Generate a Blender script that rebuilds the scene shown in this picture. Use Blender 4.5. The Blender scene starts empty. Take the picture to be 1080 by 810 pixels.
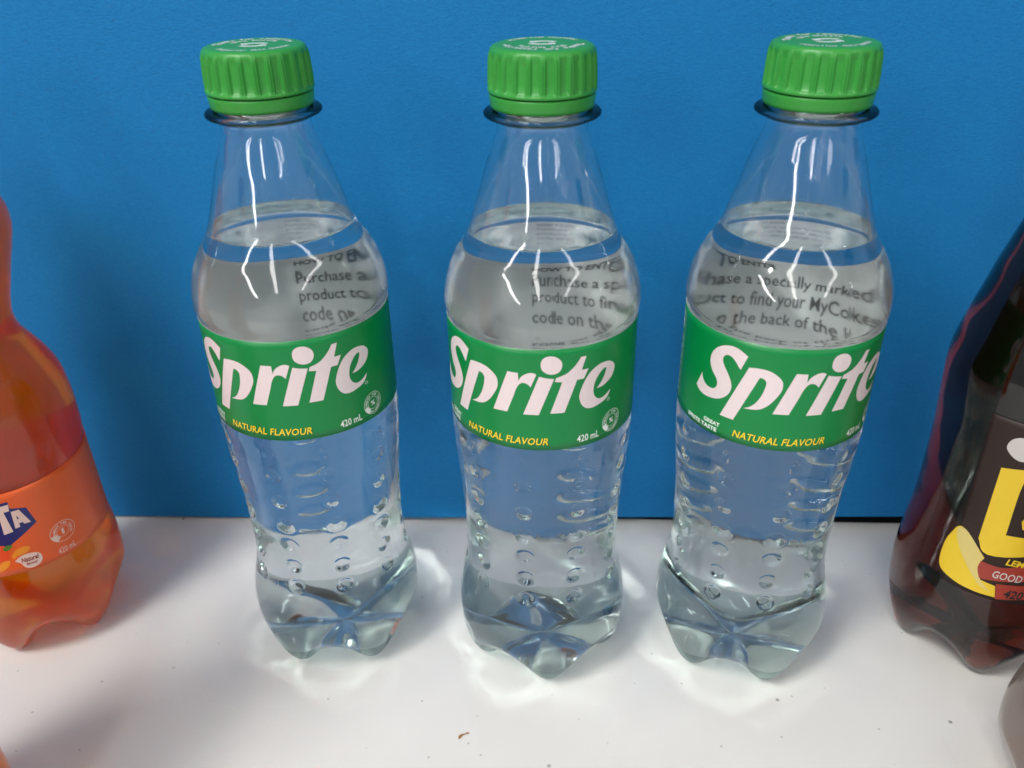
import bpy, bmesh, math, random
import numpy as np
from mathutils import Matrix, Vector
from mathutils.geometry import tessellate_polygon

scene = bpy.context.scene
COL = scene.collection
random.seed(4)

# ------------------------------------------------------------------ camera
PITCH, ROLL, CAM_H, FOCAL = 0.52775, -0.018956, 0.2556, 895.53   # fitted to the photograph (pixels of 1080 wide)
cam_data = bpy.data.cameras.new('camera')
cam_data.sensor_width = 36.0
cam_data.lens = FOCAL / 1080 * 36.0
cam_data.clip_start = 0.005
cam_data.clip_end = 50.0
cam_data.dof.use_dof = True
cam_data.dof.focus_distance = 0.285
cam_data.dof.aperture_fstop = 14.0
camera = bpy.data.objects.new('camera', cam_data)
COL.objects.link(camera)
fwd = Vector((0, math.cos(PITCH), -math.sin(PITCH)))
up0 = Vector((0, math.sin(PITCH), math.cos(PITCH)))
rt0 = Vector((1, 0, 0))
rt = rt0 * math.cos(ROLL) + up0 * math.sin(ROLL)
up = up0 * math.cos(ROLL) - rt0 * math.sin(ROLL)
m = Matrix((rt, up, -fwd)).transposed().to_4x4()
m.translation = Vector((0, 0, CAM_H))
camera.matrix_world = m
scene.camera = camera

# ------------------------------------------------------------------ world (dim even room light)
world = bpy.data.worlds.new('World')
scene.world = world
world.use_nodes = True
bg = world.node_tree.nodes['Background']
bg.inputs['Color'].default_value = (0.97, 0.97, 1.0, 1)
bg.inputs['Strength'].default_value = 0.36


# ------------------------------------------------------------------ ceiling lamps and an added fill panel
def area_lamp(name, loc, target, sx, sy, power, color=(1, 0.98, 0.95)):
    l = bpy.data.lights.new(name, 'AREA')
    l.shape = 'RECTANGLE'
    l.size, l.size_y = sx, sy
    l.energy = power
    l.color = color
    o = bpy.data.objects.new(name, l)
    COL.objects.link(o)
    o.location = loc
    z = (Vector(loc) - Vector(target)).normalized()
    y = Vector((0, 1, 0))
    x = y.cross(z).normalized()
    y = z.cross(x)
    mm = Matrix((x, y, z)).transposed().to_4x4()
    mm.translation = Vector(loc)
    o.matrix_world = mm
    return o


# rows of ceiling lamps running away from the panel, about 1.8 m apart
area_lamp('ceiling_tube', (-0.34, -1.75, 1.5), (-0.22, -1.60, 0), 0.17, 2.7, 15.0)
area_lamp('ceiling_tube', (1.42, -1.50, 1.5), (1.20, -1.30, 0), 0.17, 2.4, 11.0)
area_lamp('ceiling_tube', (-1.95, -2.10, 1.5), (-1.50, -1.4, 0), 0.15, 2.4, 23.0)
area_lamp('added_fill_panel', (-0.80, -0.50, 1.65), (-0.05, 0.15, 0), 0.45, 0.45, 20.5)  # added fill light, no known fixture; brightens the table, throws shadows right

# ------------------------------------------------------------------ render settings
vs = scene.view_settings
vs.view_transform = 'Standard'
vs.look = 'None'
vs.gamma = 1.0
vs.use_curve_mapping = False
vs.exposure = 0.08
scene.render.engine = 'CYCLES'
cy = scene.cycles
cy.max_bounces = 28
cy.transmission_bounces = 28
cy.glossy_bounces = 12
cy.diffuse_bounces = 4
cy.transparent_max_bounces = 16
cy.volume_bounces = 0
cy.caustics_reflective = True
cy.caustics_refractive = True
cy.blur_glossy = 0.0
cy.sample_clamp_indirect = 0.0
cy.use_denoising = True

# ------------------------------------------------------------------ materials
def new_mat(name):
    mt = bpy.data.materials.new(name)
    mt.use_nodes = True
    nt = mt.node_tree
    for n in list(nt.nodes):
        if n.type != 'OUTPUT_MATERIAL':
            nt.nodes.remove(n)
    return mt, nt, nt.nodes, nt.links, nt.nodes['Material Output']


def glass(name, ior, color=(1, 1, 1), rough=0.0, absorb=None):
    mt, nt, N, L, out = new_mat(name)
    g = N.new('ShaderNodeBsdfGlass')
    g.distribution = 'GGX'
    g.inputs['Color'].default_value = (*color, 1)
    g.inputs['IOR'].default_value = ior
    g.inputs['Roughness'].default_value = rough
    L.new(g.outputs[0], out.inputs['Surface'])
    if absorb:
        v = N.new('ShaderNodeVolumeAbsorption')
        d = max(absorb)
        v.inputs['Density'].default_value = d
        v.inputs['Color'].default_value = (1 - absorb[0] / d, 1 - absorb[1] / d, 1 - absorb[2] / d, 1)
        L.new(v.outputs[0], out.inputs['Volume'])
    return mt


def plastic(name, color, rough=0.35, spec=0.5, vary=0.0, scale=300.0, bump=0.0, sss=0.0, coat=0.0):
    mt, nt, N, L, out = new_mat(name)
    b = N.new('ShaderNodeBsdfPrincipled')
    b.inputs['Base Color'].default_value = (*color, 1)
    b.inputs['Roughness'].default_value = rough
    b.inputs['Specular IOR Level'].default_value = spec
    if coat:
        b.inputs['Coat Weight'].default_value = coat
        b.inputs['Coat Roughness'].default_value = 0.08
    if sss:
        b.inputs['Subsurface Weight'].default_value = sss
        b.inputs['Subsurface Radius'].default_value = (0.4, 1.0, 0.4)
        b.inputs['Subsurface Scale'].default_value = 0.001
    if vary or bump:
        tc = N.new('ShaderNodeTexCoord')
        nz = N.new('ShaderNodeTexNoise')
        nz.inputs['Scale'].default_value = scale
        nz.inputs['Detail'].default_value = 4
        L.new(tc.outputs['Object'], nz.inputs['Vector'])
        if vary:
            mx = N.new('ShaderNodeMix')
            mx.data_type = 'RGBA'
            mx.inputs[6].default_value = (*[c * (1 - vary) for c in color], 1)
            mx.inputs[7].default_value = (*[min(1, c * (1 + vary)) for c in color], 1)
            L.new(nz.outputs['Fac'], mx.inputs[0])
            L.new(mx.outputs[2], b.inputs['Base Color'])
        if bump:
            bp = N.new('ShaderNodeBump')
            bp.inputs['Strength'].default_value = bump
            bp.inputs['Distance'].default_value = 0.0002
            L.new(nz.outputs['Fac'], bp.inputs['Height'])
            L.new(bp.outputs[0], b.inputs['Normal'])
    L.new(b.outputs[0], out.inputs['Surface'])
    return mt


N_PET, N_WATER = 1.575, 1.335
M = {}


def drink(name, absorb):
    """one material for the whole liquid; the face attribute 'interface_ior' tells wall (against PET) from surface (against air)"""
    mt = glass(name, N_WATER, absorb=absorb)
    nt = mt.node_tree
    at = nt.nodes.new('ShaderNodeAttribute')
    at.attribute_name = 'interface_ior'
    g = next(n for n in nt.nodes if n.type == 'BSDF_GLASS')
    nt.links.new(at.outputs['Fac'], g.inputs['IOR'])
    return mt


M['pet'] = glass('clear_pet', N_PET, (0.985, 0.99, 0.99), 0.07)
M['pet_ring_shade'] = glass('ring_shade_pet', N_PET, (0.50, 0.53, 0.53))  # ring is clear; the dark surroundings it refracts are put into its colour
M['pet_base_shade'] = glass('thick_base_shade_pet', N_PET, (0.68, 0.745, 0.72))  # grey of thick plastic plus refracted dark surroundings painted into the base colour
M['water'] = drink('clear_drink', (1.6, 0.9, 0.9))
M['orange'] = drink('orange_drink', (1.5, 13.0, 100.0))


def cloud(mt, diff, trans, fac):
    nt_ = mt.node_tree
    df = nt_.nodes.new('ShaderNodeBsdfDiffuse')
    df.inputs['Color'].default_value = (*diff, 1)
    tl = nt_.nodes.new('ShaderNodeBsdfTranslucent')
    tl.inputs['Color'].default_value = (*trans, 1)
    m1_ = nt_.nodes.new('ShaderNodeMixShader')
    m1_.inputs[0].default_value = 0.5
    nt_.links.new(df.outputs[0], m1_.inputs[1])
    nt_.links.new(tl.outputs[0], m1_.inputs[2])
    m2_ = nt_.nodes.new('ShaderNodeMixShader')
    m2_.inputs[0].default_value = fac
    nt_.links.new(next(n for n in nt_.nodes if n.type == 'BSDF_GLASS').outputs[0], m2_.inputs[1])
    nt_.links.new(m1_.outputs[0], m2_.inputs[2])
    nt_.links.new(m2_.outputs[0], nt_.nodes['Material Output'].inputs['Surface'])


cloud(M['orange'], (0.90, 0.215, 0.010), (0.96, 0.33, 0.018), 0.56)
M['brown'] = drink('brown_drink', (28.0, 80.0, 115.0))
M['pale'] = drink('pale_drink', (6.0, 8.0, 10.0))
cloud(M['pale'], (0.60, 0.49, 0.44), (0.7, 0.6, 0.54), 0.5)
M['cap_green'] = plastic('green_cap_plastic', (0.034, 0.29, 0.040), 0.36, 0.5, vary=0.10, scale=260, bump=0.25)
M['cap_orange'] = plastic('orange_cap_plastic', (0.75, 0.16, 0.02), 0.38)
M['cap_dark'] = plastic('dark_cap_plastic', (0.02, 0.02, 0.02), 0.38)
M['label_green'] = plastic('green_label_film', (0.0, 0.215, 0.048), 0.34, 0.4, vary=0.05, scale=70, bump=0.35)
M['label_inner'] = plastic('label_film_back', (0.56, 0.56, 0.54), 0.6)
M['label_orange'] = plastic('orange_label_film', (0.80, 0.12, 0.018), 0.33, vary=0.05, scale=40)
M['label_brown'] = plastic('brown_label_film', (0.030, 0.018, 0.015), 0.45, 0.22, vary=0.1, scale=60)
M['ink_white'] = plastic('white_ink', (0.76, 0.65, 0.66), 0.35, vary=0.05, scale=900)
M['ink_plain_white'] = plastic('plain_white_ink', (0.80, 0.84, 0.80), 0.4)
M['ink_yellow'] = plastic('yellow_ink', (0.90, 0.66, 0.03), 0.4)
M['ink_shadow'] = plastic('dark_green_ink', (0.01, 0.09, 0.012), 0.4)
M['ink_black'] = plastic('black_ink', (0.012, 0.012, 0.014), 0.5)
M['ink_navy'] = plastic('navy_ink', (0.012, 0.02, 0.16), 0.35)
M['ink_pink_white'] = plastic('pinkish_white_ink', (0.80, 0.62, 0.55), 0.4)
M['ink_red_orange'] = plastic('red_orange_ink', (0.80, 0.07, 0.012), 0.4)
M['ink_amber'] = plastic('amber_ink', (0.85, 0.30, 0.02), 0.4)
M['ink_leaf'] = plastic('leaf_green_ink', (0.09, 0.22, 0.02), 0.4)
M['ink_lemon'] = plastic('lemon_ink', (0.72, 0.50, 0.02), 0.4)
M['ink_lemon_flesh'] = plastic('lemon_flesh_ink', (0.62, 0.50, 0.16), 0.4)
M['ink_brick'] = plastic('brick_red_ink', (0.30, 0.035, 0.02), 0.4)
M['ink_grey'] = plastic('grey_white_ink', (0.55, 0.52, 0.50), 0.4)


def table_material():
    mt, nt, N, L, out = new_mat('white_laminate')
    b = N.new('ShaderNodeBsdfPrincipled')
    tc = N.new('ShaderNodeTexCoord')
    # slow mottling
    n1 = N.new('ShaderNodeTexNoise')
    n1.inputs['Scale'].default_value = 14
    n1.inputs['Detail'].default_value = 5
    L.new(tc.outputs['Object'], n1.inputs['Vector'])
    r1 = N.new('ShaderNodeMix')
    r1.data_type = 'RGBA'
    r1.inputs[6].default_value = (0.655, 0.64, 0.615, 1)
    r1.inputs[7].default_value = (0.765, 0.75, 0.72, 1)
    L.new(n1.outputs['Fac'], r1.inputs[0])
    # dark specks
    v = N.new('ShaderNodeTexVoronoi')
    v.inputs['Scale'].default_value = 85
    v.inputs['Randomness'].default_value = 1
    L.new(tc.outputs['Object'], v.inputs['Vector'])
    wn = N.new('ShaderNodeMapRange')
    wn.inputs['From Min'].default_value = 0.04
    wn.inputs['From Max'].default_value = 0.075
    wn.inputs['To Min'].default_value = 1
    wn.inputs['To Max'].default_value = 0
    L.new(v.outputs['Distance'], wn.inputs['Value'])
    sep = N.new('ShaderNodeSeparateColor')
    L.new(v.outputs['Color'], sep.inputs[0])
    gate = N.new('ShaderNodeMath')
    gate.operation = 'GREATER_THAN'
    gate.inputs[1].default_value = 0.6
    L.new(sep.outputs[0], gate.inputs[0])
    mul = N.new('ShaderNodeMath')
    mul.operation = 'MULTIPLY'
    L.new(wn.outputs[0], mul.inputs[0])
    L.new(gate.outputs[0], mul.inputs[1])
    mul2 = N.new('ShaderNodeMath')
    mul2.operation = 'MULTIPLY'
    L.new(mul.outputs[0], mul2.inputs[0])
    L.new(sep.outputs[1], mul2.inputs[1])
    r2 = N.new('ShaderNodeMix')
    r2.data_type = 'RGBA'
    r2.inputs[7].default_value = (0.12, 0.09, 0.07, 1)
    L.new(mul2.outputs[0], r2.inputs[0])
    L.new(r1.outputs[2], r2.inputs[6])
    # hairline scratches running away from the viewer
    mp = N.new('ShaderNodeMapping')
    mp.inputs['Scale'].default_value = (260, 7, 1)
    mp.inputs['Rotation'].default_value = (0, 0, 0.06)
    L.new(tc.outputs['Object'], mp.inputs['Vector'])
    n3 = N.new('ShaderNodeTexNoise')
    n3.inputs['Scale'].default_value = 1.0
    n3.inputs['Detail'].default_value = 2
    L.new(mp.outputs[0], n3.inputs['Vector'])
    s3 = N.new('ShaderNodeMapRange')
    s3.inputs['From Min'].default_value = 0.70
    s3.inputs['From Max'].default_value = 0.80
    s3.inputs['To Max'].default_value = 0.5
    L.new(n3.outputs['Fac'], s3.inputs['Value'])
    r3 = N.new('ShaderNodeMix')
    r3.data_type = 'RGBA'
    r3.inputs[7].default_value = (0.42, 0.38, 0.36, 1)
    L.new(s3.outputs[0], r3.inputs[0])
    L.new(r2.outputs[2], r3.inputs[6])
    L.new(r3.outputs[2], b.inputs['Base Color'])
    # fine dust
    v5 = N.new('ShaderNodeTexVoronoi')
    v5.inputs['Scale'].default_value = 230
    L.new(tc.outputs['Object'], v5.inputs['Vector'])
    d5 = N.new('ShaderNodeMapRange')
    d5.inputs['From Min'].default_value = 0.05
    d5.inputs['From Max'].default_value = 0.14
    d5.inputs['To Min'].default_value = 0.55
    d5.inputs['To Max'].default_value = 0
    L.new(v5.outputs['Distance'], d5.inputs['Value'])
    s5 = N.new('ShaderNodeSeparateColor')
    L.new(v5.outputs['Color'], s5.inputs[0])
    g5 = N.new('ShaderNodeMath')
    g5.operation = 'GREATER_THAN'
    g5.inputs[1].default_value = 0.86
    L.new(s5.outputs[0], g5.inputs[0])
    m5 = N.new('ShaderNodeMath')
    m5.operation = 'MULTIPLY'
    L.new(d5.outputs[0], m5.inputs[0])
    L.new(g5.outputs[0], m5.inputs[1])
    r5 = N.new('ShaderNodeMix')
    r5.data_type = 'RGBA'
    r5.inputs[7].default_value = (0.30, 0.25, 0.21, 1)
    L.new(m5.outputs[0], r5.inputs[0])
    L.new(r3.outputs[2], r5.inputs[6])
    L.new(r5.outputs[2], b.inputs['Base Color'])
    n4 = N.new('ShaderNodeTexNoise')
    n4.inputs['Scale'].default_value = 900
    n4.inputs['Detail'].default_value = 3
    L.new(tc.outputs['Object'], n4.inputs['Vector'])
    bp = N.new('ShaderNodeBump')
    bp.inputs['Strength'].default_value = 0.12
    bp.inputs['Distance'].default_value = 0.0003
    L.new(n4.outputs['Fac'], bp.inputs['Height'])
    L.new(bp.outputs[0], b.inputs['Normal'])
    b.inputs['Roughness'].default_value = 0.42
    b.inputs['Specular IOR Level'].default_value = 0.35
    L.new(b.outputs[0], out.inputs['Surface'])
    return mt


def backdrop_material():
    mt, nt, N, L, out = new_mat('blue_fabric_panel')
    b = N.new('ShaderNodeBsdfPrincipled')
    tc = N.new('ShaderNodeTexCoord')
    n1 = N.new('ShaderNodeTexNoise')
    n1.inputs['Scale'].default_value = 1400
    n1.inputs['Detail'].default_value = 3
    L.new(tc.outputs['Object'], n1.inputs['Vector'])
    mp = N.new('ShaderNodeMapping')
    mp.inputs['Scale'].default_value = (500, 500, 1300)
    L.new(tc.outputs['Object'], mp.inputs['Vector'])
    n2 = N.new('ShaderNodeTexNoise')
    n2.inputs['Scale'].default_value = 1.0
    n2.inputs['Detail'].default_value = 3
    L.new(mp.outputs[0], n2.inputs['Vector'])
    ad = N.new('ShaderNodeMath')
    ad.operation = 'ADD'
    L.new(n1.outputs['Fac'], ad.inputs[0])
    L.new(n2.outputs['Fac'], ad.inputs[1])
    mr = N.new('ShaderNodeMapRange')
    mr.inputs['From Min'].default_value = 0.7
    mr.inputs['From Max'].default_value = 1.3
    L.new(ad.outputs[0], mr.inputs['Value'])
    mx = N.new('ShaderNodeMix')
    mx.data_type = 'RGBA'
    mx.inputs[6].default_value = (0.005, 0.160, 0.42, 1)
    mx.inputs[7].default_value = (0.007, 0.190, 0.475, 1)
    L.new(mr.outputs[0], mx.inputs[0])
    L.new(mx.outputs[2], b.inputs['Base Color'])
    bp = N.new('ShaderNodeBump')
    bp.inputs['Strength'].default_value = 0.35
    bp.inputs['Distance'].default_value = 0.0003
    L.new(ad.outputs[0], bp.inputs['Height'])
    L.new(bp.outputs[0], b.inputs['Normal'])
    b.inputs['Roughness'].default_value = 0.7
    b.inputs['Specular IOR Level'].default_value = 0.25
    L.new(b.outputs[0], out.inputs['Surface'])
    return mt


M['table'] = table_material()
M['backdrop'] = backdrop_material()
M['gap_shade'] = plastic('black_gap_shade', (0.004, 0.004, 0.005), 0.8, 0.1)  # near-black colour for the shade in the gap under the panel
M['crumb'] = plastic('dry_brown_leaf', (0.32, 0.16, 0.05), 0.7, vary=0.4, scale=900)


# ------------------------------------------------------------------ helpers
def link_mesh(name, me, parent=None, rotz=0.0):
    o = bpy.data.objects.new(name, me)
    COL.objects.link(o)
    if parent:
        o.parent = parent
    o.rotation_euler = (0, 0, rotz)
    return o


def make_mesh(name, verts, faces, mats, mat_idx=None, smooth=True):
    me = bpy.data.meshes.new(name)
    me.from_pydata([tuple(v) for v in verts], [], [tuple(f) for f in faces])
    for mt in mats:
        me.materials.append(mt)
    if mat_idx is not None:
        me.polygons.foreach_set('material_index', np.asarray(mat_idx, dtype=np.int32))
    if smooth:
        me.polygons.foreach_set('use_smooth', np.ones(len(me.polygons), dtype=bool))
    me.update()
    return me


def tag(o, label, cat, group=None):
    o['label'] = label
    o['category'] = cat
    if group:
        o['group'] = group


def thing(name, loc, label, cat, group=None):
    o = bpy.data.objects.new(name, None)
    o.empty_display_size = 0.02
    COL.objects.link(o)
    o.location = loc
    tag(o, label, cat, group)
    return o


def spline(pts, step):
    """Catmull-Rom through the points, resampled at about `step` (function of position allowed)."""
    P = np.array(pts, float)
    Q = np.vstack([2 * P[0] - P[1], P, 2 * P[-1] - P[-2]])
    out = []
    for i in range(1, len(Q) - 2):
        p0, p1, p2, p3 = Q[i - 1:i + 3]
        d01, d12, d23 = [max(np.linalg.norm(b - a), 1e-6) ** 0.5 for a, b in ((p0, p1), (p1, p2), (p2, p3))]
        m1 = (p2 - p1 + d12 * ((p1 - p0) / d01 - (p2 - p0) / (d01 + d12)))
        m2 = (p2 - p1 + d12 * ((p3 - p2) / d23 - (p3 - p1) / (d12 + d23)))
        st = step(p1, p2) if callable(step) else step
        n = max(1, int(math.ceil(np.linalg.norm((p2 - p1)[:2]) / st)))
        for k in range(n):
            t = k / n
            out.append((2 * t ** 3 - 3 * t ** 2 + 1) * p1 + (t ** 3 - 2 * t ** 2 + t) * m1
                       + (-2 * t ** 3 + 3 * t ** 2) * p2 + (t ** 3 - t ** 2) * m2)
    out.append(Q[-2])
    return np.array(out)


def grid_faces(nr, nt, flip=False, base=0):
    i = np.arange(nr - 1)[:, None]
    j = np.arange(nt)[None, :]
    a = i * nt + j
    b = i * nt + (j + 1) % nt
    c = (i + 1) * nt + (j + 1) % nt
    d = (i + 1) * nt + j
    f = np.stack([a, d, c, b] if not flip else [a, b, c, d], -1).reshape(-1, 4) + base
    return f


def grid_normals(G):
    """outward normals of a lathe grid G[row, theta, 3] whose rows run from top to bottom"""
    dt = np.roll(G, -1, 1) - np.roll(G, 1, 1)
    dr = np.gradient(G, axis=0)
    n = np.cross(dr, dt)
    ln = np.linalg.norm(n, axis=2, keepdims=True)
    n = n / np.maximum(ln, 1e-12)
    n[-1] = (0, 0, -1)
    return n


FOOT = [(30.75, 15.5), (29.9, 10.8), (28.2, 6.0), (25.9, 2.3), (23.4, 0.35), (21.0, 0.0), (18.4, 0.9), (14.0, 4.6), (9.0, 7.4), (4.5, 8.6), (0.02, 8.9)]
VALLEY = [(30.3, 18.2), (28.6, 15.6), (26.0, 13.6), (23.2, 12.6), (20.8, 12.2), (18.6, 12.0), (16.0, 11.7), (12.0, 11.0), (8.0, 10.0), (4.2, 9.2), (0.02, 8.9)]
NECK = [(12.2, 217.0), (12.5, 216.4), (12.5, 210.0), (12.6, 204.2), (13.2, 203.6), (14.2, 203.1), (16.0, 202.75), (16.5, 202.2), (16.45, 201.6), (16.0, 201.2), (14.0, 200.9), (13.25, 200.4), (13.05, 199.0), (13.05, 197.6)]


def bottle_meshes(tag_name, profile, water_z, mat, dimples=None, nt=240, wall=0.36, fine=0.8, twist=0.0, base_mat='pet'):
    """profile: (r, z) in mm from below the neck to the top of the base; returns body mesh, liquid mesh, radius function."""
    top = NECK + list(profile)
    wz = [(np.interp(water_z, [p[1] for p in top[::-1]], [p[0] for p in top[::-1]]), water_z)]
    up_ = [p for p in top if p[1] > water_z + 0.6]
    lo_ = [p for p in top if p[1] < water_z - 0.6]
    a_pts = up_ + wz + lo_
    nv = len(a_pts)
    both = np.array([(r, z, r, z) for r, z in a_pts] + [(f[0], f[1], v[0], v[1]) for f, v in zip(FOOT, VALLEY)])
    stp = (lambda p, q: 0.55 if (40 < p[1] < 100 and dimples) else fine)
    S = spline(both, stp)
    S[:, (0, 2)] = np.maximum(S[:, (0, 2)], 0.02)
    kw = int(np.argmin(np.abs(S[:, 1] - water_z)))
    th = np.arange(nt) * 2 * math.pi / nt           # 0 = towards -y
    w = (0.5 + 0.5 * np.cos(5 * th)) ** 0.95
    w = w[None, :]
    r = S[:, 0][:, None] * w + S[:, 2][:, None] * (1 - w)
    z = S[:, 1][:, None] * w + S[:, 3][:, None] * (1 - w)
    if dimples:
        for zc, rad, dep in dimples:
            rows = np.where(np.abs(S[:, 1] - zc) < rad * 1.1)[0]
            for c in range(10):
                tc = math.radians(18 + 36 * c)
                dth = (th - tc + math.pi) % (2 * math.pi) - math.pi
                rr = S[rows, 0][:, None]
                q = ((rr * dth[None, :] / (rad * 1.12)) ** 2 + ((S[rows, 1][:, None] - zc) / rad) ** 2)
                e_ = np.clip((1 - np.sqrt(q)) / 0.52, 0, 1)
                r[rows] -= dep * e_ * e_ * (3 - 2 * e_) + np.where(q < 2.2, -0.06 * np.exp(-((np.sqrt(q) - 1.1) / 0.16) ** 2), 0)
    # faint mould seam in line with one foot
    seam = np.exp(-((((th + math.pi) % (2 * math.pi) - math.pi) * 30 / 0.18) ** 2))
    r = r + 0.022 * seam[None, :] * ((S[:, 1] < 198) & (S[:, 1] > 16))[:, None]
    if twist:
        zz = S[:, 1][:, None]
        env = np.clip((zz - 84) / 10, 0, 1) * np.clip((178 - zz) / 10, 0, 1)
        r = r + twist * env * np.sin(3 * th[None, :] + zz * 0.07)
    # faint unevenness of blown plastic
    zz = S[:, 1][:, None]
    uneven = 0.035 * np.sin(3 * th[None, :] + 0.11 * zz) + 0.025 * np.sin(7 * th[None, :] - 0.23 * zz) + 0.02 * np.sin(0.5 * zz + 2 * th[None, :])
    r = r + uneven * np.clip((196 - zz) / 10, 0, 1) * np.clip((zz - 12) / 10, 0, 1)
    G = np.stack([r * np.sin(th)[None, :], -r * np.cos(th)[None, :], z], -1) * 1e-3
    Nn = grid_normals(G)
    t_arr = np.full(len(S), wall)
    Gi = G - Nn * (t_arr[:, None, None] * 1e-3)
    # the bore inside the neck is a plain tube
    for k in np.where(S[:, 1] > 190.0)[0]:
        zk = S[k, 1]
        ro_ = 13.05 if zk > 197.6 else S[k, 0]
        b = ro_ - np.interp(zk, [190, 200], [wall, 0.85]) if zk < 203.6 else 11.3
        Gi[k, :, 0] = b * 1e-3 * np.sin(th)
        Gi[k, :, 1] = -b * 1e-3 * np.cos(th)
        Gi[k, :, 2] = zk * 1e-3
    # rows of the inner neck must not fold: sort by height
    nr = len(S)
    outer = G.reshape(-1, 3)
    dry = Gi[:kw + 1]
    dry = dry.copy()
    dry[:, :, 2] = np.minimum.accumulate(dry[:, :, 2], axis=0)
    verts = np.vstack([outer, dry.reshape(-1, 3)])
    f1 = grid_faces(nr, nt)
    f2 = grid_faces(kw + 1, nt, flip=True, base=nr * nt)
    j = np.arange(nt)
    rim = np.stack([j, (j + 1) % nt, nr * nt + (j + 1) % nt, nr * nt + j], -1)
    zf_ = np.repeat(S[:-1, 1], nt)
    mi = np.zeros(len(f1) + len(f2) + len(rim), int)
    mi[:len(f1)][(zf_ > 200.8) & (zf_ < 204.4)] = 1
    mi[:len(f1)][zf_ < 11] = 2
    body = make_mesh(tag_name + '_body', verts, np.vstack([f1, f2, rim]), [M['pet'], M['pet_ring_shade'], M[base_mat]], mi)
    wet = Gi[kw:]
    # liquid surface with a small meniscus
    rw = np.hypot(wet[0, :, 0], wet[0, :, 1]).mean()
    zw = wet[0, :, 2].mean()
    rings = [(0.06e-3, -0.1e-3), (0.25e-3, -0.32e-3), (0.6e-3, -0.52e-3), (1.3e-3, -0.66e-3), (3e-3, -0.7e-3), (8e-3, -0.7e-3)]
    surf = []
    for dr_, dz_ in rings:
        surf.append(np.stack([(rw - dr_) * np.sin(th), -(rw - dr_) * np.cos(th), np.full(nt, zw + dz_)], -1))
    surf = np.array(surf)[::-1]                      # inner ring first
    V = np.vstack([surf.reshape(-1, 3), wet.reshape(-1, 3), [[0, 0, zw - 0.7e-3]]])
    ns = len(rings)
    F = [tuple(q) for q in grid_faces(ns + len(wet), nt)]
    n_top = ns * nt
    ctr = len(V) - 1
    F += [(ctr, int(k), int((k + 1) % nt)) for k in range(nt)]
    idx = np.zeros(len(F), int)
    idx[:n_top] = 1
    idx[-nt:] = 1
    liquid = make_mesh(tag_name + '_liquid', V, F, [mat])
    at = liquid.attributes.new('interface_ior', 'FLOAT', 'FACE')
    at.data.foreach_set('value', np.where(idx == 1, N_WATER, N_WATER / N_PET).astype(np.float32))
    rf = lambda zmm: float(np.interp(zmm, S[:, 1][:nr - 30][::-1], S[:, 0][:nr - 30][::-1]))
    return body, liquid, rf


def on_surface(phi, z, R):
    a = math.radians(phi)
    return (R * 1e-3 * math.sin(a), -R * 1e-3 * math.cos(a), z * 1e-3)


def wrap_sheet(name, rf, z0, z1, g_in, g_out, mats, phi0=-180, phi1=180, nt=180, nz=14):
    """a thin film with real thickness around the bottle (degrees, mm)"""
    full = phi1 - phi0 >= 359.9
    ph = np.linspace(phi0, phi1, nt + 1)
    zs = np.linspace(z0, z1, nz)
    verts, faces, idx = [], [], []
    n = nt + 1
    for g in (g_out, g_in):
        for z in zs:
            R = rf(z) + g
            verts += [on_surface(p, z, R) for p in ph]
    o = n * nz
    for i in range(nz - 1):
        for k in range(nt):
            a = i * n + k
            faces.append((a, a + 1, a + n + 1, a + n)); idx.append(0)
            faces.append((o + a, o + a + n, o + a + n + 1, o + a + 1)); idx.append(1)
    for k in range(nt):
        faces.append((k + 1, k, o + k, o + k + 1)); idx.append(1)
        a = (nz - 1) * n + k
        faces.append((a, a + 1, o + a + 1, o + a)); idx.append(1)
    if not full:
        for i in range(nz - 1):
            a = i * n
            faces.append((a, a + n, o + a + n, o + a)); idx.append(1)
            a = i * n + nt
            faces.append((a + n, a, o + a, o + a + n)); idx.append(1)
    return make_mesh(name, verts, faces, mats, idx)


def smooth_outline(pts, sub=5):
    """closed Catmull-Rom; points flagged 1 are corners"""
    n = len(pts)
    out = []
    for i in range(n):
        p0, p1, p2, p3 = [np.array(pts[(i + k - 1) % n][:2], float) for k in range(4)]
        c1, c2 = pts[i][2], pts[(i + 1) % n][2]
        if c1 and c2:
            out.append(tuple(p1))
            continue
        m1 = (p2 - p0) * 0.5 if not c1 else (p2 - p1)
        m2 = (p3 - p1) * 0.5 if not c2 else (p2 - p1)
        for k in range(sub):
            t = k / sub
            q = (2 * t ** 3 - 3 * t ** 2 + 1) * p1 + (t ** 3 - 2 * t ** 2 + t) * m1 + (-2 * t ** 3 + 3 * t ** 2) * p2 + (t ** 3 - t ** 2) * m2
            out.append(tuple(q))
    return out


def flat_polys(loops_list):
    """list of [outline, hole, ...] in the flat (phi, z) plane -> verts, faces"""
    V, F = [], []
    for loops in loops_list:
        vl = [[Vector((x, y, 0)) for x, y in lp] for lp in loops]
        tris = tessellate_polygon(vl)
        base = len(V)
        for lp in loops:
            V += [(x, y) for x, y in lp]
        F += [tuple(base + k for k in t) for t in tris]
    return V, F


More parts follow.
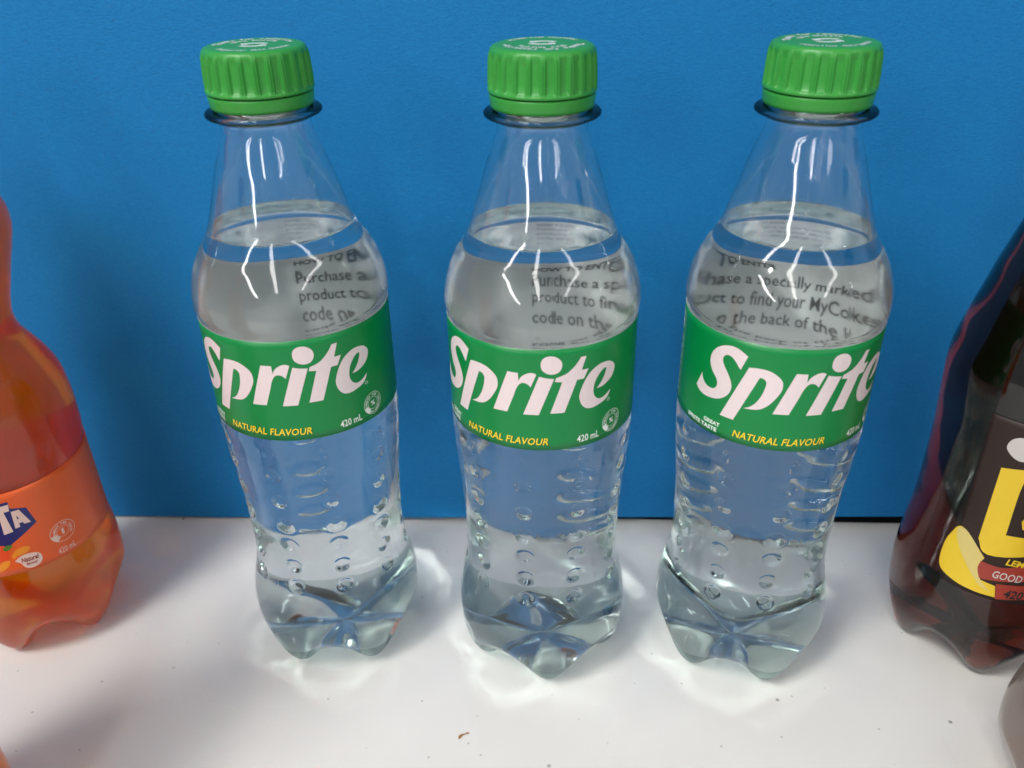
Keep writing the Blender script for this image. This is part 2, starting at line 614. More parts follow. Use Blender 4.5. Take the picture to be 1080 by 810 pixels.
def decal(name, V, F, R_of, mat, parent, gap, cut=3.0, smooth=True):
    """bend a flat drawing in (phi degrees, z mm) onto the bottle"""
    bm = bmesh.new()
    vs_ = [bm.verts.new((x, y, 0)) for x, y in V]
    for f in F:
        try:
            bm.faces.new([vs_[k] for k in f])
        except ValueError:
            pass
    bmesh.ops.remove_doubles(bm, verts=bm.verts, dist=1e-4)
    if cut:
        x0 = min(v.co.x for v in bm.verts)
        x1 = max(v.co.x for v in bm.verts)
        c = math.ceil(x0 / cut) * cut
        while c < x1:
            bmesh.ops.bisect_plane(bm, geom=bm.verts[:] + bm.edges[:] + bm.faces[:], dist=1e-5, plane_co=(c, 0, 0), plane_no=(1, 0, 0))
            c += cut
    for f in bm.faces:
        f.normal_update()
        if f.normal.z < 0:
            f.normal_flip()
    for v in bm.verts:
        v.co = on_surface(v.co.x, v.co.y, R_of(v.co.y) + gap)
    me = bpy.data.meshes.new(name)
    bm.to_mesh(me)
    bm.free()
    me.materials.append(mat)
    return link_mesh(name, me, parent)


_text_cache = {}


def text_flat(s, bold=0.0, shear=0.0, spacing=1.0):
    """string -> flat verts and faces of its glyphs, box normalised later"""
    key = (s, bold, shear, spacing)
    if key in _text_cache:
        return _text_cache[key]
    cu = bpy.data.curves.new('glyphs', 'FONT')
    cu.body = s
    cu.size = 1.0
    cu.offset = bold
    cu.shear = shear
    cu.space_character = spacing
    cu.resolution_u = 2
    cu.fill_mode = 'BOTH'
    ob = bpy.data.objects.new('glyphs', cu)
    COL.objects.link(ob)
    bpy.context.view_layer.update()
    dg = bpy.context.evaluated_depsgraph_get()
    me = ob.evaluated_get(dg).to_mesh()
    V = [(v.co.x, v.co.y) for v in me.vertices]
    F = [tuple(p.vertices) for p in me.polygons]
    ob.evaluated_get(dg).to_mesh_clear()
    bpy.data.objects.remove(ob)
    bpy.data.curves.remove(cu)
    _text_cache[key] = (V, F)
    return V, F


def fit_box(VF, x0, x1, y0, y1, mirror=False):
    V, F = VF
    xs = [v[0] for v in V]
    ys = [v[1] for v in V]
    a, b, c, d = min(xs), max(xs), min(ys), max(ys)
    out = [(x0 + (x - a) / (b - a) * (x1 - x0), y0 + (y - c) / (d - c) * (y1 - y0)) for x, y in V]
    return out, F


def merge(parts):
    V, F = [], []
    for v, f in parts:
        b = len(V)
        V += list(v)
        F += [tuple(b + k for k in q) for q in f]
    return V, F


def annulus(cx, cy, rx, ry, wx, wy, n=48):
    V, F = [], []
    for k in range(n):
        a = 2 * math.pi * k / n
        V += [(cx + rx * math.cos(a), cy + ry * math.sin(a)), (cx + (rx - wx) * math.cos(a), cy + (ry - wy) * math.sin(a))]
    for k in range(n):
        a, b = 2 * k, 2 * ((k + 1) % n)
        F.append((a, b, b + 1, a + 1))
    return V, F


def arc_text(s, cx, cy, r, h, a0, a1, asp=1.0, bold=0.02, inward=False):
    """letters set round a circle from angle a0 to a1 (degrees, 90 = top); asp stretches x"""
    parts = []
    n = len(s)
    for k, ch in enumerate(s):
        if ch == ' ':
            continue
        V, F = text_flat(ch, bold)
        if not V:
            continue
        t = math.radians(a0 + (a1 - a0) * (k + 0.5) / n)
        sc = h / 0.72
        xs = [v[0] for v in V]
        mx = (min(xs) + max(xs)) / 2
        rot = t - math.pi / 2 if not inward else t + math.pi / 2
        c, s_ = math.cos(rot), math.sin(rot)
        out = []
        for x, y in V:
            X, Y = (x - mx) * sc, y * sc - (0 if not inward else 0)
            out.append((cx + asp * (r * math.cos(t) + X * c - Y * s_), cy + r * math.sin(t) + X * s_ + Y * c))
        parts.append((out, F))
    return merge(parts)
LOGO = {
    'S': [(-51.41,138,1),(-54.99,139.09,0),(-58.92,139.81,0),(-62.83,139.72,0),(-66.81,139,0),(-70.55,137.69,0),(-73.59,135.6,0),(-74.84,133.33,0),(-74.33,131.29,0),(-72.46,129.36,0),(-69.71,127.81,0),(-68.25,126.49,0),(-68.28,125.01,0),(-69.92,123.8,0),(-72.23,123.39,0),(-75.2,123.51,0),(-77.82,124.33,0),(-79.68,125.72,0),(-80.23,127.06,1),(-81.65,125.01,0),(-84.4,121.7,1),(-81.45,120.53,0),(-77.43,119.91,0),(-72.65,120.01,0),(-67.63,120.61,0),(-63.5,121.82,0),(-60.43,123.59,0),(-58.87,125.57,0),(-58.96,127.38,0),(-60.39,129.27,0),(-62.49,131.02,0),(-64.58,132.56,0),(-65.99,134.05,0),(-65.93,135.31,0),(-64.73,136.19,0),(-62.76,136.58,0),(-60.35,136.24,0),(-57.82,135.12,0),(-55.94,133.86,0),(-54.65,133.13,1)],
    'p': [(-50.03,134.64,1),(-46.29,134.93,0),(-42.02,135,0),(-37.72,134.57,0),(-34.11,133.48,0),(-31.69,132.25,0),(-30.77,130.9,0),(-30.93,128.76,0),(-33.32,126.08,0),(-36.15,123.84,0),(-39.19,122.25,0),(-41.9,121.45,0),(-45.34,121.02,0),(-50.12,120.79,1),(-46.72,121.81,0),(-44.1,123.29,0),(-41.74,125.6,0),(-40.3,127.94,0),(-39.66,129.97,0),(-39.75,131.03,0),(-41.27,131.92,0),(-43.43,132.13,1),(-55.3,115.7,1),(-63.89,115.68,1)],
    'r': [(-24.51,134.74,1),(-18.32,134.63,1),(-18.18,131.94,1),(-17,133.15,0),(-15.02,134.16,0),(-12.33,134.88,0),(-9.98,134.95,0),(-8,134.5,1),(-11.23,130.17,1),(-12.5,130.93,0),(-14.44,131.45,0),(-16.45,131.39,0),(-18.2,130.53,0),(-19.73,128.94,0),(-20.68,127.33,1),(-25.13,120.88,1),(-33.94,120.73,1)],
    'i': [(-6.53,133.84,1),(-2.5,133.28,0),(1.87,132.95,1),(-6.73,120.7,1),(-15.58,120.68,1)],
    'dot': [(-5.51,137,0),(-5.46,138.54,0),(-4.06,139.8,0),(-1.42,140.42,0),(1.99,140.27,0),(4.88,139.26,0),(6.24,137.89,0),(5.92,136.21,0),(3.99,134.88,0),(0.7,134.44,0),(-2.46,134.85,0),(-4.79,135.91,0)],
    't': [(20.48,139.22,1),(17.16,139.19,1),(15.38,137.71,0),(13,136.2,0),(9.43,134.57,0),(5.9,133.74,0),(2.97,133.25,1),(2.3,131.97,1),(6.44,131.66,1),(-0.17,121.17,1),(7.98,121.14,1),(15.08,131.77,1),(19.22,131.83,1),(21.98,134.85,1),(17.74,134.84,1)],
    'e': [(38.46,125.13,1),(36.94,123.41,0),(34.16,122.12,0),(29.52,121.33,0),(25.84,120.96,0),(22.3,121.14,0),(19.52,122.06,0),(17.58,123.71,0),(16.66,126.02,0),(17.52,128.1,0),(19.62,130.71,0),(22.78,133.15,0),(26.8,134.68,0),(31.12,135.39,0),(35.85,135.18,0),(39.4,134.2,0),(41.16,132.77,0),(40.78,131.04,0),(38.78,129.29,0),(35.1,128.02,0),(31.2,127.3,0),(27.84,127.27,1),(30.32,128.55,0),(32.8,130.45,0),(34.17,132.36,0),(34.14,133.26,0),(32.88,133.31,0),(30.64,132.63,0),(28.54,131.38,0),(26.68,129.71,0),(25.78,127.68,0),(25.76,126.22,0),(26.84,124.65,0),(29.3,123.49,0),(32.02,123.36,0),(34.78,123.86,0)],
}
ORANGE_ART = {
    'blue': [(13.6,74.2,1),(31.2,74.1,1),(31.1,71.2,1),(40.1,69.5,1),(43,62.3,1),(22.5,55.9,1),(4.3,55.1,1)],
    'T': [(22.5,73,1),(31.1,73,1),(30.2,70.3,1),(26.8,70.3,1),(28.2,61.6,1),(22.4,61.2,1),(23.6,69.9,1),(21.3,69.9,1)],
    'A': [(30.9,69.8,1),(35.7,69.7,1),(39.9,63.2,1),(35.9,63.4,1),(35.4,64.3,1),(33.1,64.3,1),(33,62.7,1),(30,62.6,1)],
    'Ah': [(33.2,67.7,1),(34.1,66.1,1),(32.8,66.1,1)],
    'bubble': [(22.2,48.8,1),(27.1,50.5,0),(33.2,50.6,0),(37.7,49.4,0),(38.8,47,0),(36.5,45,0),(31.4,44.2,0),(27.3,45.1,0),(25.1,47.5,0)],
    'fruit': [(10.3,54.6,0),(15.5,56.7,0),(20.3,56.3,0),(21.1,53.2,0),(18.3,49.9,0),(13.5,47.5,0),(8.3,47.3,0)],
    'leaf': [(18.3,55.5,1),(21.4,56.5,0),(24.5,55.9,0),(22.2,54.5,0),(19.1,54.2,0)],
    'seg': [(21.7,51.5,1),(25.8,53.7,0),(31.1,54.2,0),(34,53,0),(30.5,51.2,0),(25.3,50.9,0),(22.3,49.9,0)],
    'seg2': [(10.3,47.1,0),(15.2,49.6,0),(19.7,49.6,0),(17.3,47,0),(11.4,45.5,0)],
}
DARK_ART = {
    'L': [(-44,93,1),(-24.7,95.7,1),(-23.4,93.1,0),(-30,89.7,0),(-29.8,68.3,1),(-10.9,69.1,1),(-7.4,62.5,1),(-35.9,58.6,0),(-43.7,63.6,1)],
    'inner': [(-25,79.6,0),(-25.6,76.1,0),(-22.1,73.8,0)],
    'lemon': [(-58.4,63.7,1),(-62.6,55.9,0),(-60.9,46.5,0),(-50.2,43.6,0),(-37.5,42.8,0),(-24.4,42.8,1),(-26.1,47.3,1),(-35.8,48.1,1),(-38.9,52.7,0),(-36.8,56.9,1),(-48.6,63.3,0),(-55.1,65.1,0)],
    'flesh': [(-57.7,63.7,1),(-53.1,64.9,0),(-46.2,62.2,0),(-37.2,56.8,1),(-38.7,52.2,0),(-34.8,47.8,1),(-27.4,44,1),(-35.8,46.3,0),(-46.9,52.8,0),(-54.8,58.8,0)],
    'banner1': [(-38.2,55.3,1),(-25.2,55.2,0),(-11.9,58.2,1),(-3.6,58.6,1),(-0.3,52.3,1),(-28.9,49.1,0),(-36.1,48.6,1),(-38.7,52.2,0)],
    'banner2': [(-26.1,48.3,1),(-7.8,49.6,1),(0.9,49.7,1),(3.3,44.9,1),(-24.1,42.2,1)],
    'blob': [(-44.3,100.6,0),(-43.5,103.8,0),(-39.8,105.7,0),(-34.2,106.1,0),(-28.8,103.9,0),(-28.1,99.6,0),(-33.7,97.5,0),(-39.2,97.9,0)],
}

# ------------------------------------------------------------------ the setting
def box_mesh(name, x0, x1, y0, y1, z0, z1, mats, bevel=0.0):
    bm = bmesh.new()
    bmesh.ops.create_cube(bm, size=1)
    for v in bm.verts:
        v.co = (x0 if v.co.x < 0 else x1, y0 if v.co.y < 0 else y1, z0 if v.co.z < 0 else z1)
    if bevel:
        bmesh.ops.bevel(bm, geom=bm.edges[:], offset=bevel, segments=2, affect='EDGES')
    me = bpy.data.meshes.new(name)
    bm.to_mesh(me)
    bm.free()
    for mt in mats:
        me.materials.append(mt)
    return me


table = link_mesh('table_top', box_mesh('table_top', -0.65, 0.65, -0.28, 0.42, -0.025, 0.0, [M['table']], 0.002))
table['kind'] = 'structure'
table['label'] = 'white laminate table top with fine scratches and specks'

# the blue panel stands on the table; its lower edge lifts a little towards the right, over a black strip added as the shade of the gap
WALL_Y, WALL_K = 0.30935, -0.05222
panel_bm = bmesh.new()
xs = np.linspace(-0.62, 0.62, 40)
rows = []
for x in xs:
    lift = 0.0012 + 0.0062 * max(0.0, min(1.0, (x + 0.12) / 0.30))
    rows.append([panel_bm.verts.new((x, WALL_Y + WALL_K * x + dy, zz)) for dy, zz in ((0, lift), (0, 0.46), (0.018, 0.46), (0.018, lift))])
for a, b in zip(rows[:-1], rows[1:]):
    for k in range(4):
        panel_bm.faces.new((a[k], b[k], b[(k + 1) % 4], a[(k + 1) % 4]))
panel_bm.faces.new(rows[0])
panel_bm.faces.new(rows[-1][::-1])
bmesh.ops.recalc_face_normals(panel_bm, faces=panel_bm.faces[:])
me = bpy.data.meshes.new('backdrop')
panel_bm.to_mesh(me)
panel_bm.free()
me.materials.append(M['backdrop'])
backdrop = link_mesh('backdrop_wall', me)
backdrop['kind'] = 'structure'
backdrop['label'] = 'blue fabric covered panel behind the bottles'
strip_me = box_mesh('gap_shade_strip', -0.62, 0.62, 0.004, 0.014, 0.0002, 0.012, [M['gap_shade']])
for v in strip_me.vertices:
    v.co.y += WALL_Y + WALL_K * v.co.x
link_mesh('gap_shade_strip', strip_me, backdrop)

# ------------------------------------------------------------------ caps
def cap_mesh(name, mat, z0=204.3, nt=1056, flutes=24):
    th = np.arange(nt) * 2 * math.pi / nt
    prof = [(12.7, 207.8), (14.6, 207.75), (15.05, 207.85), (15.17, 208.2), (15.1, 208.7), (14.98, 208.9), (14.95, 209.6), (14.9, 212.0), (14.8, 214.0), (14.68, 216.0), (14.55, 217.2), (14.4, 218.1), (14.1, 218.9), (13.6, 219.4), (12.9, 219.65), (12.0, 219.7), (9.0, 219.7), (5.0, 219.7), (2.0, 219.7)]
    S = np.array(prof)
    amp = np.interp(S[:, 1], [208.8, 209.1, 217.0, 218.3], [0, 1, 1, 0])
    u = (th * flutes / (2 * math.pi)) % 1.0
    groove = 1 / (1 + np.exp(-(np.abs(u - 0.5) - 0.29) * 60))            # 1 = rib, 0 = groove
    fine = 0.14 * np.cos(2 * math.pi * u * 7.5) * groove
    depth = -0.7 * (1 - groove) + fine
    amp[S[:, 0] < 13.7] = 0
    r = S[:, 0][:, None] + amp[:, None] * depth[None, :]
    G = np.stack([r * np.sin(th), -r * np.cos(th), np.repeat(S[:, 1][:, None], nt, 1)], -1) * 1e-3
    V = np.vstack([G.reshape(-1, 3), [[0, 0, 0.2197]]])
    nr = len(S)
    F = [tuple(q) for q in grid_faces(nr, nt, flip=True)]
    c = len(V) - 1
    F += [((nr - 1) * nt + k, (nr - 1) * nt + (k + 1) % nt, c) for k in range(nt)]
    return make_mesh(name, V, F, [mat])


def lathe_mesh(name, prof, mat, nt=160):
    th = np.arange(nt) * 2 * math.pi / nt
    S = np.array(prof)
    G = np.stack([S[:, 0][:, None] * np.sin(th), -S[:, 0][:, None] * np.cos(th), np.repeat(S[:, 1][:, None], nt, 1)], -1) * 1e-3
    n = len(S)
    F = np.vstack([grid_faces(n, nt, flip=True)])
    j = np.arange(nt)
    close = np.stack([(n - 1) * nt + j, (n - 1) * nt + (j + 1) % nt, (j + 1) % nt, j], -1)
    return make_mesh(name, G.reshape(-1, 3), np.vstack([F, close]), [mat])


BAND = [(12.9, 203.65), (14.1, 203.6), (14.4, 203.8), (14.55, 204.6), (14.72, 206.2), (14.8, 207.0), (14.72, 207.3), (14.3, 207.4), (12.9, 207.4)]


def cap_print(mat):
    """white print on the cap top, flat drawing in mm"""
    parts = []
    parts.append(arc_text('Thanks for recycling', 0, 0, 9.3, 2.1, 172, 8, bold=0.03))
    parts.append(arc_text('this bottle', 0, 0, 6.3, 2.0, 150, 30, bold=0.03))
    parts.append(arc_text('recycling this bottle', 0, 0, 11.2, 1.7, 210, 330, bold=0.03, inward=True))
    # two chasing arrows
    for s in (0, 1):
        a0 = math.radians(20 + 180 * s)
        V, F = [], []
        n = 14
        for k in range(n + 1):
            a = a0 + math.radians(110) * k / n
            w = 0.75
            V += [((3.6 + w) * math.cos(a), (2.6 + w) * math.sin(a) - 1.0), ((3.6 - w) * math.cos(a), (2.6 - w) * math.sin(a) - 1.0)]
        for k in range(n):
            F.append((2 * k, 2 * k + 1, 2 * k + 3, 2 * k + 2))
        a = a0 + math.radians(110)
        b = len(V)
        V += [(5.2 * math.cos(a), 4.2 * math.sin(a) - 1.0), (2.0 * math.cos(a), 1.0 * math.sin(a) - 1.0), (3.6 * math.cos(a + 0.62), 2.6 * math.sin(a + 0.62) - 1.0)]
        F.append((b, b + 1, b + 2))
        parts.append((V, F))
    V, F = merge(parts)
    me = make_mesh('cap_print', [(x * 1e-3, y * 1e-3, 0.21976) for x, y in V], F, [mat], smooth=False)
    return me


# ------------------------------------------------------------------ three clear bottles
CLEAR = [(13.3, 196.4), (14.2, 193.7), (15.4, 190.2), (16.6, 186.7), (18.7, 179.6), (20.4, 174.0), (22.0, 168.8), (24.0, 165.0), (26.3, 161.4), (28.6, 156.4), (29.9, 151.5), (30.35, 147.5), (30.3, 145.2), (29.95, 144.0), (29.75, 143.0), (29.72, 140.0), (29.7, 125.0), (29.7, 110.0), (29.78, 106.8), (29.9, 104.5), (29.75, 100.0), (29.2, 91.0), (28.35, 80.6), (27.6, 69.8), (27.25, 60.0), (27.17, 53.0), (27.4, 47.0), (28.3, 40.9), (29.7, 34.5), (30.75, 28.0), (31.05, 21.5)]
DIMPLES = [(102.0, 2.2, 0.35), (93.0, 2.7, 0.65), (82.0, 2.9, 0.85), (71.5, 3.2, 1.2), (62.6, 3.2, 1.15), (53.0, 3.1, 1.1), (44.0, 2.8, 1.0)]
clear_body, clear_liquid, clear_rf = bottle_meshes('clear', CLEAR, 169.2, M['water'], dimples=DIMPLES, nt=360, base_mat='pet_base_shade')
label_me = wrap_sheet('green_label', clear_rf, 108.0, 142.6, 0.16, 0.24, [M['label_green'], M['label_inner']])
PRINT = 0.28


def green_label(parent, rotz):
    lab = link_mesh('label', label_me, parent, rotz)
    lab['label'] = 'green wrap label with white lettering and yellow flavour line'
    for n, pts in LOGO.items():
        V, F = flat_polys([[smooth_outline(pts)]])
        decal('logo_letter', V, F, clear_rf, M['ink_white'], lab, PRINT)
    nf = text_flat('NATURAL FLAVOUR', 0.012, 0.22, 1.04)
    V, F = fit_box(nf, -53.9, -0.6, 109.75, 112.25)
    decal('flavour_text_shadow', V, F, clear_rf, M['ink_shadow'], lab, PRINT, 0)
    V, F = fit_box(nf, -54.5, -1.2, 109.95, 112.45)
    decal('flavour_text', V, F, clear_rf, M['ink_yellow'], lab, PRINT + 0.03, 0)
    V, F = fit_box(text_flat('420 mL', 0.012), 16.0, 30.8, 109.6, 112.1)
    decal('volume_text', V, F, clear_rf, M['ink_plain_white'], lab, PRINT, 0)
    V, F = merge([fit_box(text_flat('GREAT', 0.03), -75.0, -63.1, 111.2, 112.65),
                  fit_box(text_flat('SPRITE TASTE', 0.03), -89.9, -64.8, 109.1, 110.55)])
    decal('taste_text', V, F, clear_rf, M['ink_plain_white'], lab, PRINT, 0)
    # round nutrition mark
    cx, cy, asp = 40.6, 113.5, 1.92
    P = [annulus(cx, cy, 3.9 * asp, 3.9, 0.16 * asp, 0.16), annulus(cx, cy, 2.2 * asp, 2.2, 0.14 * asp, 0.14)]
    P.append(arc_text('ENERGY PER SERVE', cx, cy, 2.55, 0.85, 200, -45, asp))
    P.append(arc_text('DAILY INTAKE', cx, cy, 3.45, 0.7, 235, 320, asp, inward=True))
    P.append(fit_box(text_flat('%', 0.02), cx - 1.8, cx + 1.8, cy - 0.9, cy + 0.9))
    n = 10
    fan = [(cx, cy)]
    wv, wf = [], []
    for k in range(n + 1):
        a = math.radians(195 + 45 * k / n)
        wv += [(cx + 3.8 * asp * math.cos(a), cy + 3.8 * math.sin(a)), (cx + 2.3 * asp * math.cos(a), cy + 2.3 * math.sin(a))]
    for k in range(n):
        wf.append((2 * k, 2 * k + 1, 2 * k + 3, 2 * k + 2))
    P.append((wv, wf))
    V, F = merge(P)
    decal('nutrition_mark', V, F, clear_rf, M['ink_plain_white'], lab, PRINT, 0)
    # registered mark
    V, F = annulus(37.2, 121.8, 1.1, 0.55, 0.25, 0.13, 16)
    decal('registered_mark', V, F, clear_rf, M['ink_plain_white'], lab, PRINT, 0)
    # upright wording beside the overlap seam
    tv, tf = text_flat('RECYCLE ME', 0.012, 0.15, 1.25)
    tv, tf = fit_box((tv, tf), 110.2, 140.5, 0, 1)
    V = [(-111.2 - 5.2 * y, x) for x, y in tv]
    q = []
    for k in range(40):
        q.append(([(-108.6, 110 + k * 0.78), (-108.0, 110 + k * 0.78), (-108.0, 110.4 + k * 0.78), (-108.6, 110.4 + k * 0.78)], [(0, 1, 2, 3)]))
    V, F = merge([(V, tf)] + q)
    decal('recycle_text', V, F, clear_rf, M['ink_plain_white'], lab, PRINT, 0)
    # wording printed on the inside of the back, read through the drink
    lines = [('HOW TO ENTER', 138.6, 2.2, 0.03, 31), ('Purchase a specially marked', 134.8, 2.4, 0.008, 61), ('product to find your MyCoke', 131.0, 2.4, 0.008, 61),
             ('code on the back of the label', 127.2, 2.4, 0.008, 64), ('Go to', 122.6, 1.9, 0.0, 10)]
    P = []
    for s, z, h, b, width in lines:
        v, f = text_flat(s, b)
        xs_ = [p[0] for p in v]
        x0, x1 = min(xs_), max(xs_)
        sc = h / 0.72
        P.append(([(178.5 - (x - x0) / (x1 - x0) * width, z + y * sc) for x, y in v], f))
    V, F = merge(P)
    decal('inner_print', V, F, clear_rf, M['ink_black'], lab, 0.10, 0)
    return lab


cap_me = cap_mesh('green_cap', M['cap_green'])
band_me = lathe_mesh('green_tamper_band', BAND, M['cap_green'])
print_me = cap_print(M['ink_plain_white'])
GROUP = 'clear soft drink bottles in a row'
clear_spots = [
    # x, y, mould turn, label turn (i-dot direction), cap turn, label text
    (-0.06962, 0.25060, -34.0, 15.06, 12, 'clear green-capped soft drink bottle, leftmost of the three, beside the orange drink'),
    (0.00989, 0.24265, 4.0, 2.59, 178, 'clear green-capped soft drink bottle in the middle of the row'),
    (0.08506, 0.23961, 17.0, 17.32, 5, 'clear green-capped soft drink bottle, rightmost of the three, beside the dark bottle'),
]
first_label = None
for x, y, mould, lab_rot, cap_rot, text in clear_spots:
    b = thing('soda_bottle', (x, y, 0), text, 'bottle', GROUP)
    link_mesh('bottle_body', clear_body, b, math.radians(mould))
    link_mesh('liquid', clear_liquid, b, math.radians(mould))
    if first_label is None:
        first_label = green_label(b, math.radians(lab_rot))
    else:
        lb = first_label.copy()
        COL.objects.link(lb)
        lb.parent = b
        lb.rotation_euler = (0, 0, math.radians(lab_rot))
        for ch in list(first_label.children):
            c = ch.copy()
            COL.objects.link(c)
            c.parent = lb
    cp = link_mesh('cap', cap_me, b, math.radians(cap_rot))
    link_mesh('tamper_band', band_me, cp)
    link_mesh('cap_print', print_me, cp)

# ------------------------------------------------------------------ orange drink bottles (left)
ORANGE = [(13.6, 195.0), (16.5, 189.0), (21.0, 182.5), (25.6, 175.0), (28.2, 168.0), (28.5, 162.0), (26.9, 155.5), (24.6, 148.5), (22.6, 142.0), (20.8, 135.5), (20.0, 130.5), (20.6, 125.0), (23.4, 119.5), (27.2, 112.5), (29.4, 105.5), (30.35, 96.0), (30.3, 86.0), (30.0, 80.0), (29.75, 77.5), (29.75, 60.0), (29.8, 44.0), (30.1, 41.5), (30.8, 36.0), (31.1, 29.0), (31.0, 21.5)]
or_body, or_liquid, or_rf = bottle_meshes('orange', ORANGE, 184.0, M['orange'], nt=240)
or_cap, or_band = cap_mesh('orange_cap', M['cap_orange'], nt=528), lathe_mesh('orange_tamper_band', BAND, M['cap_orange'], 96)
or_label_me = wrap_sheet('orange_label', or_rf, 43.2, 77.8, 0.16, 0.24, [M['label_orange'], M['label_orange']], nt=120)


def side_bottle(name_label, group, loc, body, liquid, cap, band, turn):
    b = thing('soda_bottle', loc, name_label, 'bottle', group)
    link_mesh('bottle_body', body, b, math.radians(turn))
    link_mesh('liquid', liquid, b, math.radians(turn))
    cp = link_mesh('cap', cap, b)
    link_mesh('tamper_band', band, cp)
    return b


def orange_label(parent, rotz):
    lab = link_mesh('label', or_label_me, parent, rotz)
    lab['label'] = 'orange wrap label with navy badge and white lettering'
    ART = ORANGE_ART
    poly = lambda *ks: flat_polys([[smooth_outline(ART[k]) for k in ks]])
    V, F = poly('blue')
    decal('badge', V, F, or_rf, M['ink_navy'], lab, 0.28)
    V, F = poly('T')
    decal('logo_letter', V, F, or_rf, M['ink_pink_white'], lab, 0.33)
    V, F = poly('A', 'Ah')
    decal('logo_letter', V, F, or_rf, M['ink_pink_white'], lab, 0.33)
    V, F = flat_polys([[[(-24, 73), (16, 75.5), (16, 54), (-24, 52)]]])
    decal('badge', V, F, or_rf, M['ink_navy'], lab, 0.27)
    V, F = fit_box(text_flat('FAN', 0.04, 0.1), -18, 19, 60.5, 72)
    decal('logo_letter', V, F, or_rf, M['ink_pink_white'], lab, 0.33)
    V, F = poly('fruit')
    decal('fruit_picture', V, F, or_rf, M['ink_red_orange'], lab, 0.30)
    V, F = merge([poly('seg'), poly('seg2')])
    decal('fruit_segment', V, F, or_rf, M['ink_amber'], lab, 0.33)
    V, F = poly('leaf')
    decal('leaf_picture', V, F, or_rf, M['ink_leaf'], lab, 0.35)
    V, F = poly('bubble')
    decal('flavour_badge', V, F, or_rf, M['ink_pink_white'], lab, 0.34)
    V, F = merge([fit_box(text_flat('Natural', 0.03, 0.2), 26.0, 37.0, 47.3, 49.4), fit_box(text_flat('flavour', 0.03, 0.2), 28.2, 35.5, 45.7, 46.9)])
    decal('flavour_text', V, F, or_rf, M['ink_brick'], lab, 0.37, 0)
    V, F = fit_box(text_flat('420 mL', 0.0), 49.2, 62.2, 44.6, 47.1)
    decal('volume_text', V, F, or_rf, M['ink_pink_white'], lab, 0.28, 0)
    cx, cy, asp = 56.5, 53.4, 1.9
    P = [annulus(cx, cy, 4.9 * asp, 4.3, 0.2 * asp, 0.2), annulus(cx, cy, 2.4 * asp, 2.2, 0.14 * asp, 0.14)]
    P.append(arc_text('ENERGY PER SERVE', cx, cy, 2.8, 1.0, 190, -40, asp))
    P.append(fit_box(text_flat('1', 0.03), cx - 0.9, cx + 0.9, cy - 1.2, cy + 1.2))
    wv, wf = [], []
    for k in range(9):
        a = math.radians(185 + 50 * k / 8)
        wv += [(cx + 4.7 * asp * math.cos(a), cy + 4.2 * math.sin(a)), (cx + 2.5 * asp * math.cos(a), cy + 2.3 * math.sin(a))]
    wf = [(2 * k, 2 * k + 1, 2 * k + 3, 2 * k + 2) for k in range(8)]
    P.append((wv, wf))
    V, F = merge(P)
    decal('nutrition_mark', V, F, or_rf, M['ink_pink_white'], lab, 0.28, 0)
    return lab


ob = side_bottle('orange soft drink bottle with orange label and navy badge at the left edge', 'orange soft drink bottles', (-0.192, 0.262, 0), or_body, or_liquid, or_cap, or_band, -9 + 0)
orange_label(ob, 0.0)
ob2 = side_bottle('sliver of an orange soft drink bottle in the bottom left corner', 'orange soft drink bottles', (-0.1805, 0.1480, 0), or_body, or_liquid, or_cap, or_band, 20)
lab2 = link_mesh('label', or_label_me, ob2)

# ------------------------------------------------------------------ dark and pale bottles (right)
DARK = [(13.4, 195.0), (14.9, 187.0), (17.2, 176.0), (20.2, 165.0), (24.4, 149.2), (28.4, 131.5), (30.4, 122.0), (30.9, 116.0), (30.6, 108.0), (30.1, 100.0), (29.4, 85.0), (29.25, 70.0), (29.5, 57.0), (30.4, 45.0), (31.3, 34.5), (31.3, 28.0), (30.9, 21.5)]
dk_body, dk_liquid, dk_rf = bottle_meshes('dark', DARK, 178.0, M['brown'], nt=240)
dk_cap, dk_band = cap_mesh('dark_cap', M['cap_dark'], nt=528), lathe_mesh('dark_tamper_band', BAND, M['cap_dark'], 96)
db = side_bottle('dark brown soft drink bottle with yellow lettering and lemon picture at the right edge', None, (0.177, 0.2415, 0), dk_body, dk_liquid, dk_cap, dk_band, -14)
dlab_me = wrap_sheet('brown_label', dk_rf, 41.5, 111.0, 0.16, 0.24, [M['label_brown'], M['label_brown']], phi0=-57, phi1=75, nt=60, nz=24)
dlab = link_mesh('label', dlab_me, db)
dlab['label'] = 'brown film label with big yellow letter and lemon wedge'
poly = lambda *ks: flat_polys([[smooth_outline(DARK_ART[k]) for k in ks]])
V, F = poly('lemon')
decal('lemon_picture', V, F, dk_rf, M['ink_lemon'], dlab, 0.28)
V, F = poly('flesh')
decal('lemon_flesh', V, F, dk_rf, M['ink_lemon_flesh'], dlab, 0.31)
V, F = poly('L')
decal('logo_letter', V, F, dk_rf, M['ink_lemon'], dlab, 0.29)
V, F = merge([fit_box(text_flat('&', 0.03), -24, -4, 71, 86), fit_box(text_flat('P', 0.04), -2, 24, 62, 94)])
decal('logo_letter', V, F, dk_rf, M['ink_lemon'], dlab, 0.31)
V, F = poly('banner1')
decal('banner', V, F, dk_rf, M['ink_brick'], dlab, 0.33)
V, F = poly('banner2')
decal('banner', V, F, dk_rf, M['ink_brick'], dlab, 0.33)
V, F = poly('blob')
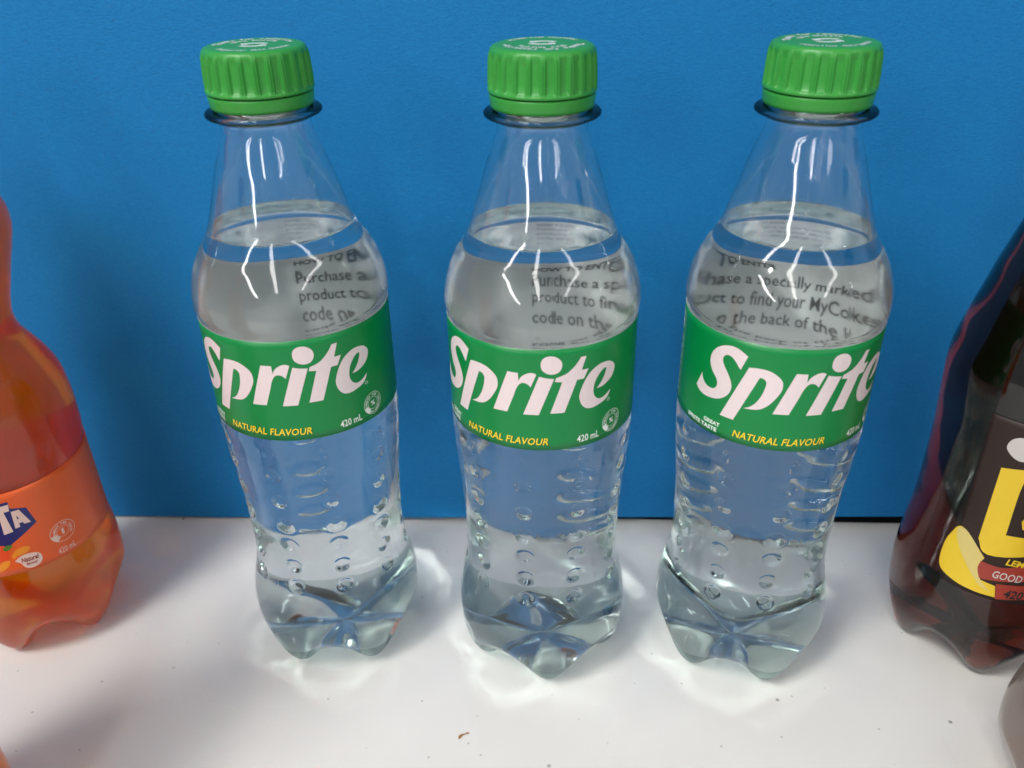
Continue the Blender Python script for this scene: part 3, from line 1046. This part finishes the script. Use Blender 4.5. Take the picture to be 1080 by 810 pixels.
decal('white_spot', V, F, dk_rf, M['ink_grey'], dlab, 0.29)
V, F = fit_box(text_flat('LEMON', 0.03, 0.2), -24.6, -4, 56.6, 59.2)
decal('flavour_text', V, F, dk_rf, M['ink_lemon'], dlab, 0.36, 0)
V, F = fit_box(text_flat('GOOD', 0.01, 0.15), -29.6, -12.5, 50.4, 53.4)
decal('slogan_text', V, F, dk_rf, M['ink_grey'], dlab, 0.37, 0)
V, F = fit_box(text_flat('420 mL', 0.03, 0.2), -20.4, 2.0, 43.4, 47.0)
decal('volume_text', V, F, dk_rf, M['ink_black'], dlab, 0.37, 0)

pl_body, pl_liquid, pl_rf = bottle_meshes('pale', CLEAR, 169.2, M['pale'], nt=200)
side_bottle('greyish brown translucent bottle cut off in the bottom right corner', None, (0.185, 0.170, 0), pl_body, pl_liquid, dk_cap, dk_band, 10)

# ------------------------------------------------------------------ crumb on the table
pts2 = [(-2.6, -1.9, 0.35), (-1.3, -1.0, 0.95), (-0.6, -0.3, 0.35), (0.6, 0.25, 0.22), (1.6, 0.55, 0.3), (2.4, 0.75, 0.35), (2.9, 0.6, 0.12)]
V, F = [], []
for k, (x, y, w) in enumerate(pts2):
    if k == 0:
        w = 0.9
    lift = 0.3 + 0.5 * math.sin(k * 1.1) ** 2
    V += [(x, y + w, lift), (x + 0.2, y - w, lift * 0.6), (x + 0.1, y, lift * 0.2)]
for k in range(len(pts2) - 1):
    a, b = 3 * k, 3 * (k + 1)
    F += [(a, b, b + 1, a + 1), (a + 1, b + 1, b + 2, a + 2), (a + 2, b + 2, b, a)]
F += [(0, 1, 2), (len(V) - 1, len(V) - 2, len(V) - 3)]
zmin = min(v[2] for v in V)
crumb = link_mesh('dry_crumb', make_mesh('dry_crumb', [(v[0] * 7e-4, v[1] * 7e-4, (v[2] - zmin) * 7e-4 + 0.00005) for v in V], F, [M['crumb']], smooth=False))
crumb.location = (-0.01926, 0.19521, 0)
tag(crumb, 'tiny brown dry leaf crumb on the white table in front of the bottles', 'crumb')
